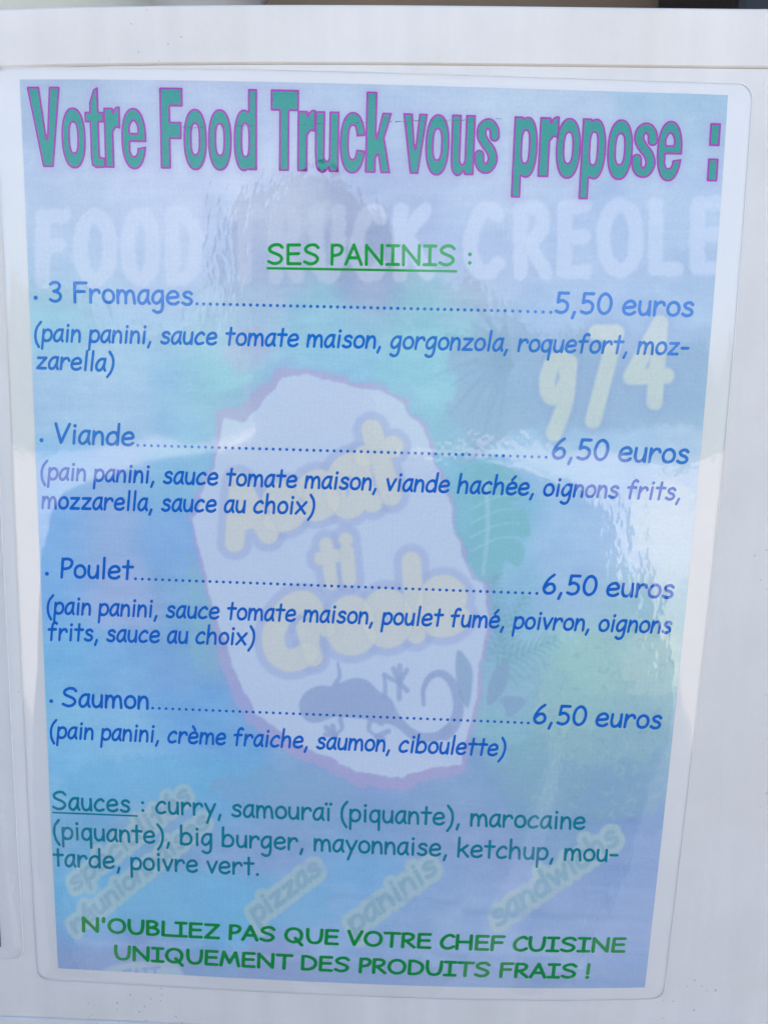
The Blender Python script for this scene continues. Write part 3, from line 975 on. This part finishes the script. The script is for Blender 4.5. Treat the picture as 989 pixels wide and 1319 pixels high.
# --- gecko silhouette, curled tail and flower
def z6(pts): return [(360 + x / 2.997, 820 + y / 2.997) for x, y in pts]


GK = (148, 166, 206)
paint_poly(z6([(75, 265), (100, 215), (150, 190), (200, 190), (240, 175), (290, 160), (340, 170), (385, 212), (430, 240), (452, 285), (485, 330), (540, 368), (600, 368), (640, 345), (660, 335), (668, 360), (640, 392), (580, 407), (510, 397), (455, 352), (410, 336), (392, 345), (340, 322), (250, 312), (205, 312), (150, 332), (100, 322)]), GK, 0.85, 1.4)
for st in ([(235, 320), (240, 355), (215, 380)], [(215, 378), (180, 352)], [(215, 380), (178, 378)], [(215, 380), (205, 345)],
           [(350, 325), (345, 360), (375, 385)], [(375, 385), (420, 365)], [(375, 385), (400, 395)],
           [(405, 235), (408, 195), (402, 145)], [(406, 150), (440, 168), (462, 178)], [(462, 178), (440, 125)], [(462, 178), (464, 113)], [(462, 178), (490, 130)], [(462, 178), (492, 208)], [(462, 178), (462, 240)], [(215, 185), (232, 150), (225, 105)]):
    paint_stroke(z6(st), 3.4, 1.8, GK, 0.8, 1.2)
paint_stroke(z6([(640, 375), (672, 340), (690, 270), (672, 190), (630, 145), (585, 152), (556, 200), (556, 262)]), 8.5, 2.5, GK, 0.85, 1.4)
for leaf in ([(685, 55), (720, 80), (745, 140), (730, 270), (700, 240), (680, 150)], [(800, 250), (810, 170), (850, 100), (885, 90), (880, 170), (850, 230), (810, 265)], [(850, 240), (900, 230), (950, 245), (920, 290), (880, 310), (870, 280)]):
    paint_poly(z6(leaf), (140, 166, 200), 0.8, 1.4)
# --- tilted word stickers on pale yellow halos
for text, p0, p1, xh, hw, halo in (('spécialités', (96, 1150), (248, 1028), 17, 1.9, 7), ('réunionnaises', (98, 1204), (272, 1062), 17, 1.9, 7), ('pizzas', (330, 1190), (416, 1124), 19, 2.2, 8),
                                   ('paninis', (455, 1204), (566, 1122), 20, 2.2, 8), ('sandwichs', (640, 1196), (800, 1084), 21, 2.3, 8)):
    idx, d = word_dist(text, p0, p1, xh, hw, 0.12)
    paint(idx, d - halo, (168, 190, 203), 0.72, 1.5)
    paint(idx, d - 0.9, (136, 170, 198), 0.85, 0.9)
paint_poly([(128, 1262), (140, 1246), (180, 1238), (225, 1240), (232, 1262), (180, 1270)], (166, 186, 210), 0.85, 2.5)
idx, d = word_dist('FAIT', (158, 1264), (206, 1259), 10, 2.0, 0.1)
paint(idx, d, (140, 160, 206), 0.9, 1.0)
# --- brushy sea strokes along the foot of the print
for (x0, x1, y0, w_, col) in ((420, 590, 1156, 2.5, (128, 158, 204)), (600, 835, 1176, 5, (130, 158, 206)), (560, 720, 1232, 4, (136, 160, 208)), (690, 830, 1262, 7, (126, 154, 206)), (230, 420, 1110, 5, (146, 164, 214)),
                              (100, 260, 1214, 3, (164, 184, 226)), (300, 520, 1230, 3, (164, 186, 226)), (480, 640, 1090, 4, (136, 158, 208)), (620, 800, 1140, 3, (156, 174, 218))):
    xs_ = np.linspace(x0, x1, 9)
    paint_stroke(list(zip(xs_, y0 + (xs_ - x0) * 0.03 + rng.normal(0, 1.8, 9))), w_, w_ * 0.5, col, 0.45, 3.5)

# ------------------------------------------------------------------ title letters (drawn in unit boxes, x-height 1, capitals 1.34)
def ell(cx, cy, a, b, n=2.25, k=44):
    t = np.linspace(0, 2 * math.pi, k, endpoint=False)
    c, s = np.cos(t), np.sin(t)
    return np.stack([cx + a * np.sign(c) * np.abs(c) ** (2 / n), cy + b * np.sign(s) * np.abs(s) ** (2 / n)], -1)


CAP = 1.34


def R(x0, y0, x1, y1): return np.array([(x0, y0), (x1, y0), (x1, y1), (x0, y1)], float)


# each letter: (list of added shapes, list of removed shapes)
T = {
 'V': ([[(0, CAP), (.37, CAP), (.55, .42), (.68, CAP), (1, CAP), (.72, 0), (.40, 0)]], []),
 'v': ([[(0, 1), (.38, 1), (.52, .36), (.66, 1), (1, 1), (.68, 0), (.34, 0)]], []),
 'o': ([ell(.5, .49, .5, .51)], [ell(.5, .50, .165, .255, 2.6)]),
 't': ([R(.26, .16, .72, 1.0), [(.26, .98), (.26, 1.08), (.50, 1.30), (.72, 1.34), (.72, .98)], R(0, .76, 1.0, .93), [(.26, .2), (.30, .04), (.5, -.01), (1.0, 0), (1.0, .16), (.72, .18)]], []),
 'r': ([R(0, 0, .56, 1), [(.5, .86), (.64, .98), (.8, 1.02), (1, 1.02), (1, .66), (.74, .68), (.56, .60), (.5, .6)]], []),
 'e': ([ell(.5, .49, .5, .51)], [spline([(.345, .585), (.35, .70), (.5, .79), (.65, .70), (.655, .585)], False, 5), [(.345, .44), (.345, .28), (.42, .20), (.56, .20), (.64, .27), (.64, .33), (1.1, .37), (1.1, .44)]]),
 'F': ([[(0, 0), (.44, 0), (.44, .50), (.93, .50), (.93, .78), (.44, .78), (.44, 1.04), (1, 1.04), (1, CAP), (0, CAP)]], []),
 'd': ([ell(.44, .49, .44, .51), R(.63, 0, 1, CAP)], [ell(.50, .50, .14, .27, 3)]),
 'T': ([[(0, 1.0), (.31, 1.0), (.31, 0), (.66, 0), (.66, 1.0), (1, 1.0), (1, CAP), (0, CAP)]], []),
 'u': ([R(0, .3, .40, 1), R(.60, 0, 1, 1), spline([(0, .32), (.06, .08), (.28, -.02), (.5, .02), (.64, .12), (.66, .32)], False, 6)], [[(.40, .24), (.46, .18), (.55, .18), (.60, .24), (.60, 1.1), (.40, 1.1)]]),
 'c': ([ell(.5, .49, .5, .51)], [ell(.5, .50, .16, .28, 2.6), [(.52, .38), (1.1, .36), (1.1, .62), (.60, .60), (.52, .60)]]),
 'k': ([R(0, 0, .41, CAP), [(.36, .46), (.64, 1), (1.0, 1), (.74, .58), (1.0, 0), (.62, 0), (.50, .32), (.36, .20)]], []),
 'p': ([ell(.56, .49, .44, .51), R(0, -.36, .37, 1)], [ell(.50, .50, .14, .27, 3)]),
 ':': ([R(.0, 0, 1, .38), R(.0, .60, 1, .98)], []),
}
S_SPINE = [(.80, .66), (.76, .78), (.55, .87), (.30, .82), (.24, .68), (.40, .55), (.66, .42), (.76, .27), (.62, .14), (.40, .12), (.22, .20), (.19, .34)]
TITLE = [('V', 38, 79.5), ('o', 80, 110.5), ('t', 110.5, 135), ('r', 135, 155.5), ('e', 157, 188.5), ('F', 207, 236), ('o', 237, 266.5), ('o', 268.5, 298.5), ('d', 301.5, 331),
         ('T', 349, 384.5), ('r', 383.5, 406), ('u', 406, 436.5), ('c', 438, 470.5), ('k', 471, 503.5), ('v', 518.5, 549.5), ('o', 548, 578.5), ('u', 581, 611), ('s', 612, 642.5),
         ('p', 661, 692), ('r', 694, 718.5), ('o', 716, 747.5), ('p', 748.5, 780), ('o', 782, 814.5), ('s', 814.5, 846), ('e', 846, 878), (':', 912.5, 925.5)]
BASE = 123.9
tfill, tline = ([], [], 0), ([], [], 0)


def add_mesh(acc, V, F):
    Vs, Fs, n = acc
    Vs.append(V)
    Fs += [[k + n for k in p] for p in F]
    return Vs, Fs, n + len(V)


halo_d = np.full(NXP * NYP, 1e9)
XH = float(np.linalg.norm(page(590, 146.5) - page(590, 223.5)))
for ch, x0, x1 in TITLE:
    xm = (x0 + x1) / 2
    yb = 213 + (xm - 65) * 0.0222
    a, b = page(x0, yb - 40)[0], page(x1, yb - 40)[0]
    w = b - a
    sc = lambda Q: np.stack([a + np.asarray(Q)[:, 0] * w, BASE + np.asarray(Q)[:, 1] * XH], -1)
    h = 0.2
    xs = np.arange(a - 1.2, b + 1.4, h)
    ys = np.arange(BASE - 0.42 * XH, BASE + 1.44 * XH, h)
    hi_idx = np.where((AXX.ravel() > a - 5) & (AXX.ravel() < b + 5) & (AYY.ravel() > BASE - .6 * XH) & (AYY.ravel() < BASE + 1.6 * XH))[0]
    grids = [np.stack(np.meshgrid(xs, ys), -1).reshape(-1, 2), np.stack([AXX.ravel()[hi_idx], AYY.ravel()[hi_idx]], -1)]
    res = []
    for P in grids:
        if ch == 's':
            q = sc(spline(S_SPINE, False, 6))
            d = seg_dist(P, q[:-1], q[1:]) - 0.205 * w
        else:
            d = np.full(len(P), 1e9)
            for Q in T[ch][0]: d = np.minimum(d, poly_sdf(P, [sc(Q)]))
            for Q in T[ch][1]: d = np.maximum(d, -poly_sdf(P, [sc(Q)]))
        if not res:
            Vb, Fb = march(d.reshape(len(ys), len(xs)), xs, ys)
            cnt = {}
            for f in Fb:
                for u, v in zip(f, f[1:] + f[:1]):
                    k = (min(u, v), max(u, v))
                    cnt[k] = cnt.get(k, 0) + 1
            be_ = np.array([k for k, c in cnt.items() if c == 1])
        d = np.sign(d) * seg_dist(P, Vb[be_[:, 0]], Vb[be_[:, 1]])
        res.append(d)
    D = res[0].reshape(len(ys), len(xs))
    V, F = march(D - 0.12, xs, ys)
    tline = add_mesh(tline, V, F)
    V, F = march(D + 0.52, xs, ys)
    tfill = add_mesh(tfill, V, F)
    halo_d[hi_idx] = np.minimum(halo_d[hi_idx], res[1])
a = np.exp(-np.clip(halo_d, 0, 9) / 1.3) * 0.42
ART[:] = ART * (1 - a[:, None]) + np.array((162, 160, 204), float) * a[:, None]

# ------------------------------------------------------------------ the laminated menu
menu = empty('laminated_menu')
menu.matrix_world = RG.copy()
tag(menu, 'laminated blue menu sheet listing paninis and prices on the white panel', 'menu')
Vp = to_world(AXX.ravel(), AYY.ravel(), sag(AXX.ravel(), AYY.ravel()))
ids = np.arange(NXP * NYP).reshape(NYP, NXP)
qp = np.stack([ids[:-1, :-1], ids[:-1, 1:], ids[1:, 1:], ids[1:, :-1]], -1).reshape(-1, 4)
paper = mesh_np('paper', Vp, qp, MAT_PAPER, menu, smooth=True)
col = paper.data.color_attributes.new('ink', 'FLOAT_COLOR', 'POINT')
vy = np.clip((470 - PIX[:, 1]) / 120, 0, 1)[:, None]
ART = ART - vy * np.array([8, 14, 15.0])  # print darkened toward the top to offset the sky mirrored in the film
vb = np.clip((PIX[:, 1] - 960) / 120, 0, 1)[:, None]
ART = ART + vb * np.array([3, 2, -2.0])
ART = ART * np.array([1.0, 1.0, 0.97])
ART = ART * (1 + 0.003 * np.sin(AXX.ravel() * 2 * math.pi / 1.5) + 0.003 * np.sin(AYY.ravel() * 2 * math.pi / 1.6))[:, None] + rng.normal(0, 1.6, (len(ART), 1))
rgba = np.ones((NXP * NYP, 4), np.float32)
rgba[:, :3] = np.clip(lin(np.clip(ART, 0, 255)) / PANEL_LIN * 0.80 * 1.13 - 0.008, 0.02, 0.93)
col.data.foreach_set('color', rgba.ravel())
paper['label'] = 'blue printed paper with a faded tropical island picture'

INK = {'blue': print_mat('blue_ink', ink((0, 122, 206))), 'deep': print_mat('deep_blue_ink', ink((0, 113, 202))), 'teal': print_mat('teal_ink', ink((0, 134, 158))),
       'green': print_mat('green_ink', ink((20, 160, 84))), 'dgreen': print_mat('dark_green_ink', ink((12, 146, 88))), 'turq': print_mat('turquoise_ink', ink((0, 146, 134))), 'purple': print_mat('purple_ink', ink((154, 66, 164)))}
o = on_sheet('title_outline', np.concatenate(tline[0]), tline[1], 0.05, INK['purple'], paper)
o['label'] = 'purple outline of the title lettering'
o = on_sheet('title_lettering', np.concatenate(tfill[0]), tfill[1], 0.09, INK['turq'], paper)
o['label'] = 'turquoise title reading Votre Food Truck vous propose'

HW = 0.92
LINES = [
 ('SES PANINIS :', (344.5, 341), (609, 343), 19.2, 1.05, 0, 'green'),
 ('3 Fromages', (63, 389.5), (248, 394), 19.4, 1.02, 0.0, 'blue'), ('5,50 euros', (713, 404), (891, 408.5), 20.2, 1.02, 0.03, 'blue'),
 ('(pain panini, sauce tomate maison, gorgonzola, roquefort, moz-', (44, 440), (884, 458), 17.4, 1.08, 0.14, 'blue'),
 ('zarella)', (47, 475.5), (146, 479), 17.2, 1.08, 0.14, 'blue'),
 ('Viande', (70, 571.5), (172, 575), 19.0, 1.02, 0.10, 'blue'), ('6,50 euros', (709, 591.5), (884, 598), 20.0, 1.02, 0.08, 'blue'),
 ('(pain panini, sauce tomate maison, viande hachée, oignons frits,', (52, 618), (875, 645), 17.0, 1.08, 0.14, 'deep'),
 ('mozzarella, sauce au choix)', (54, 655.5), (404, 663), 17.0, 1.08, 0.14, 'deep'),
 ('Poulet', (78, 744.5), (170, 747), 18.4, 1.02, 0.10, 'deep'), ('6,50 euros', (697, 765.5), (865, 771.5), 19.0, 1.02, 0.08, 'deep'),
 ('(pain panini, sauce tomate maison, poulet fumé, poivron, oignons', (60, 791), (862, 816.5), 16.6, 1.08, 0.14, 'deep'),
 ('frits, sauce au choix)', (62, 825), (327, 831.5), 16.6, 1.08, 0.14, 'deep'),
 ('Saumon', (80, 910.5), (191, 914), 18.0, 1.02, 0.08, 'deep'), ('6,50 euros', (685, 932.5), (849, 939.5), 18.6, 1.02, 0.08, 'deep'),
 ('(pain panini, crème fraiche, saumon, ciboulette)', (64, 951), (649, 974.5), 16.2, 1.08, 0.14, 'deep'),
 ('Sauces : curry, samouraï (piquante), marocaine', (68, 1043), (752, 1069), 17.4, 1.0, 0.0, 'teal'),
 ('(piquante), big burger, mayonnaise, ketchup, mou-', (69, 1081), (794, 1110.5), 17.2, 1.0, 0.0, 'teal'),
 ('tarde, poivre vert.', (70, 1116), (334, 1128), 17.0, 1.0, 0.0, 'teal'),
 ("N'OUBLIEZ PAS QUE VOTRE CHEF CUISINE", (106, 1200), (803, 1226.5), 13.6, 1.35, 0.02, 'dgreen'),
 ('UNIQUEMENT DES PRODUITS FRAIS !', (148, 1236), (758, 1260), 13.4, 1.35, 0.02, 'dgreen'),
]
for text, p0, p1, xh, hw, sl, inkname in LINES:
    V, F = line_geometry(text, p0, p1, xh, hw, sl)
    on_sheet('text_line', V, F, 0.06, INK[inkname], paper)


def bar(p0, p1, hw_px, inkname, name):
    A, B = page(*p0), page(*p1)
    hw = hw_px / 4.2
    n = 40
    t = np.linspace(0, 1, n)
    C = A + t[:, None] * (B - A)
    V = np.concatenate([C - [0, hw], C + [0, hw]])
    F = [[k, k + 1, n + k + 1, n + k] for k in range(n - 1)]
    on_sheet(name, V, F, 0.06, INK[inkname], paper)


bar((343.5, 345.5), (588.5, 349.5), 1.5, 'green', 'underline')
bar((68, 1046.5), (178, 1051), 1.3, 'teal', 'underline')


def dots(points, r_px, inkname, name):
    V, F, n = [], [], 0
    t = np.linspace(0, 2 * math.pi, 12, endpoint=False)
    for p in points:
        c = page(*p)
        r = r_px / 4.1
        V.append(c + r * np.stack([np.cos(t), np.sin(t)], -1))
        F.append(list(range(n, n + 12)))
        n += 12
    on_sheet(name, np.concatenate(V), F, 0.06, INK[inkname], paper)


def leader(x0, y0, xm, ym, x1, y1, n1, n2, inkname):
    pts = [(x0 + (xm - x0) * k / n1, y0 + (ym - y0) * k / n1) for k in range(n1)]
    pts += [(xm + (x1 - xm) * k / n2, ym + (y1 - ym) * k / n2) for k in range(n2 + 1)]
    dots(pts, 2.05, inkname, 'dot_leader')


leader(254, 391.3, 650, 400.3, 709, 402.3, 46, 6, 'blue')
leader(178, 573.5, 648, 587, 703, 589, 54, 6, 'blue')
leader(175, 745.5, 636, 762.3, 691, 764.3, 53, 6, 'deep')
leader(197, 912, 628, 929, 680, 931.2, 50, 6, 'deep')
for p, c in (((46.5, 383.5), 'blue'), ((54, 567), 'blue'), ((61, 739), 'deep'), ((66.5, 903), 'deep')):
    dots([p], 2.8, c, 'bullet')

# hairline scratch across the heading
V, F, n = [], [], 0
x = 236.0
while x < 640:
    L = random.uniform(1.5, 9)
    if not (330 < x < 380 or 410 < x < 440 or 478 < x < 500) and random.random() < 0.8:
        A, B = page(x, 164.5 - (x - 236) * 0.028 + random.uniform(-1, 1)), page(x + L, 164.5 - (x - 236) * 0.028 + random.uniform(-1, 1))
        hw = random.uniform(0.05, 0.16)
        V.append(np.array([A - [0, hw], B - [0, hw * .4], B + [0, hw * .4], A + [0, hw]]))
        F.append([n, n + 1, n + 2, n + 3])
        n += 4
    x += L + random.uniform(1, 7)
on_sheet('scratch', np.concatenate(V), F, 0.13, print_mat('scratch_grime', (0.03, 0.12, 0.11)), paper)['label'] = 'dark broken hairline scratch across the title'


def pouch(x0, x1, y0, y1, r, step, parent, name='film', lift=0.62, rim=True, wav=1.0):
    xs = np.linspace(x0, x1, int((x1 - x0) / step) + 1)
    ys = np.linspace(y0, y1, int((y1 - y0) / step) + 1)
    X, Y = np.meshgrid(xs, ys)
    cx = np.clip(X, x0 + r, x1 - r)
    cy = np.clip(Y, y0 + r, y1 - r)
    dx, dy = X - cx, Y - cy
    dl = np.maximum(np.abs(dx), np.abs(dy))
    hyp = np.hypot(dx, dy)
    k = np.where(hyp > 1e-6, dl / np.maximum(hyp, 1e-6), 1)      # square corner -> round corner
    X, Y = cx + dx * k, cy + dy * k
    XY = np.stack([X.ravel() * 1.0, Y.ravel() * 0.6], -1)
    ed = np.minimum(np.minimum(X - x0, x1 - X), np.minimum(Y - y0, y1 - Y))
    ew = np.clip(ed / 7.0, 0, 1) ** 0.7
    Z = sag(X, Y) + 0.02 + (lift - 0.02) * ew + ew.clip(0.12, 1) * wav * (0.55 * vnoise(XY, 38, 400, 2) + 0.10 * vnoise(XY, 11, 420, 1)).reshape(X.shape)
    ids = np.arange(X.size).reshape(X.shape)
    q = np.stack([ids[:-1, :-1], ids[:-1, 1:], ids[1:, 1:], ids[1:, :-1]], -1).reshape(-1, 4)
    f = mesh_np(name, to_world(X.ravel(), Y.ravel(), Z.ravel()), q, MAT_FILM, parent, smooth=True)
    # the back film under the sheet, lightened to offset the front film's dimming
    mesh_np('back_film', to_world(X.ravel(), Y.ravel(), (sag(X, Y) - 0.12).ravel()), q, MAT_BACK, parent, smooth=True)
    # sealed rim: the cut edge of the two films, a hair thick
    loop = np.concatenate([ids[0, :-1], ids[:-1, -1], ids[-1, :0:-1], ids[:0:-1, 0]])
    bx_, by_ = X.ravel()[loop], Y.ravel()[loop]
    mx_, my_ = (x0 + x1) / 2, (y0 + y1) / 2
    ix = bx_ + np.sign(mx_ - bx_) * 0.18 * (np.abs(bx_ - mx_) > (x1 - x0) / 2 - r)
    iy = by_ + np.sign(my_ - by_) * 0.18 * (np.abs(by_ - my_) > (y1 - y0) / 2 - r)
    m = len(loop)
    zt = Z.ravel()[loop] + 0.01
    ox = bx_ + np.sign(bx_ - mx_) * 0.2 * (np.abs(bx_ - mx_) > (x1 - x0) / 2 - r)
    oy = by_ + np.sign(by_ - my_) * 0.2 * (np.abs(by_ - my_) > (y1 - y0) / 2 - r)
    V = np.concatenate([to_world(ox, oy, sag(ox, oy) - 0.24), to_world(bx_, by_, zt), to_world(ix, iy, zt)])
    F = []
    for k in range(m):
        j = (k + 1) % m
        F += [[k, j, m + j, m + k], [m + k, m + j, 2 * m + j, 2 * m + k]]
    mesh_np('sealed_edge', V, F, MAT_RIM, f)
    return f


MAT_BACK = plain('lightened_back_film', (0.80, 0.80, 0.80), 0.6, 0.2, 0.03, 60)  # tone raised to make up for light lost in the film above
MAT_RIM = plain('film_edge', (0.74, 0.74, 0.745), 0.5, 0.3)
pouch(-112.9, 112.3, -153.6, 151.9, 4.2, 1.5, menu)

# the neighbouring laminated sheet, whose clear border just enters the picture
other = empty('laminated_sheet')
other.matrix_world = RG.copy()
tag(other, 'neighbouring laminated sheet whose clear border runs beside the blue menu', 'sheet')
pouch(-342, -117.3, -146, 158, 5.0, 3.0, other)
xs = np.linspace(-335, -125.3, 90)
ys = np.linspace(-141, 153, 120)
X, Y = np.meshgrid(xs, ys)
ids = np.arange(X.size).reshape(X.shape)
q = np.stack([ids[:-1, :-1], ids[:-1, 1:], ids[1:, 1:], ids[1:, :-1]], -1).reshape(-1, 4)
mesh_np('paper', to_world(X.ravel(), Y.ravel(), sag(X.ravel(), Y.ravel())), q, plain('slate_print', (0.22, 0.23, 0.30), 0.8, 0.2, 0.2, 30), other, True)

# ------------------------------------------------------------------ the person reading the menu, mirrored faintly in the film
def skin_body(name, verts, edges, radii, mat, parent, root=0, levels=2):
    me = bpy.data.meshes.new(name)
    me.from_pydata(verts, edges, [])
    o = bpy.data.objects.new(name, me)
    scene.collection.objects.link(o)
    o.parent = parent
    sk = o.modifiers.new('skin', 'SKIN')
    sk.use_smooth_shade = True
    if not me.skin_vertices:
        bpy.context.view_layer.objects.active = o
    lay = me.skin_vertices[0] if len(me.skin_vertices) else None
    if lay:
        for v, r in zip(lay.data, radii):
            v.radius = r if isinstance(r, tuple) else (r, r)
        lay.data[root].use_root = True
    ss = o.modifiers.new('sub', 'SUBSURF')
    ss.levels = ss.render_levels = levels
    me.materials.append(mat)
    return o


person = empty('person', (-0.08, -0.55, GZ))
tag(person, 'person in a dark navy jacket standing in front of the menu', 'person')
navy = plain('navy_jacket', (0.02, 0.025, 0.05), 0.85, 0.2, 0.3, 25)
bv = [(0, 0, .98), (0, -.01, 1.15), (0, -.01, 1.32), (0, -.02, 1.44), (0, 0, 1.52), (0, .02, 1.60), (0, .03, 1.70)]
be = [(k, k + 1) for k in range(6)]
br = [(.29, .15), (.30, .15), (.27, .15), (.17, .11), (.06, .06), (.078, .095), (.065, .08)]
for s in (-1, 1):
    n0 = len(bv)
    bv += [(s * .23, -.02, 1.42), (s * .36, -.02, 1.16), (s * .32, .04, .95), (s * .31, .08, .88)]
    br += [.10, .075, .055, (.035, .02)]
    be += [(3, n0), (n0, n0 + 1), (n0 + 1, n0 + 2), (n0 + 2, n0 + 3)]
    h0 = n0 + 3
    for k, (fx, fl) in enumerate(((-.03, .075), (-.01, .085), (.01, .08), (.03, .065))):
        f0 = len(bv)
        bv += [(s * .31 + fx, .10, .84), (s * .31 + fx, .105, .84 - fl)]
        br += [.010, .008]
        be += [(h0, f0), (f0, f0 + 1)]
    f0 = len(bv)
    bv += [(s * .275, .10, .86), (s * .26, .11, .82)]
    br += [.011, .009]
    be += [(h0, f0), (f0, f0 + 1)]
    n0 = len(bv)
    bv += [(s * .10, 0, .92), (s * .11, .02, .50), (s * .11, -.01, .09), (s * .12, .12, .035)]
    br += [.095, .062, .042, (.04, .032)]
    be += [(0, n0), (n0, n0 + 1), (n0 + 1, n0 + 2), (n0 + 2, n0 + 3)]
body = skin_body('body', bv, be, br, navy, person)
hair = lathe('hair', [(0.03, 0), (0.085, 0.02), (0.098, 0.07), (0.085, 0.13), (0.04, 0.16)], (0, -0.01, 1.63), plain('dark_brown_hair', (0.03, 0.02, 0.014), 0.6), 28, 0.02, person)
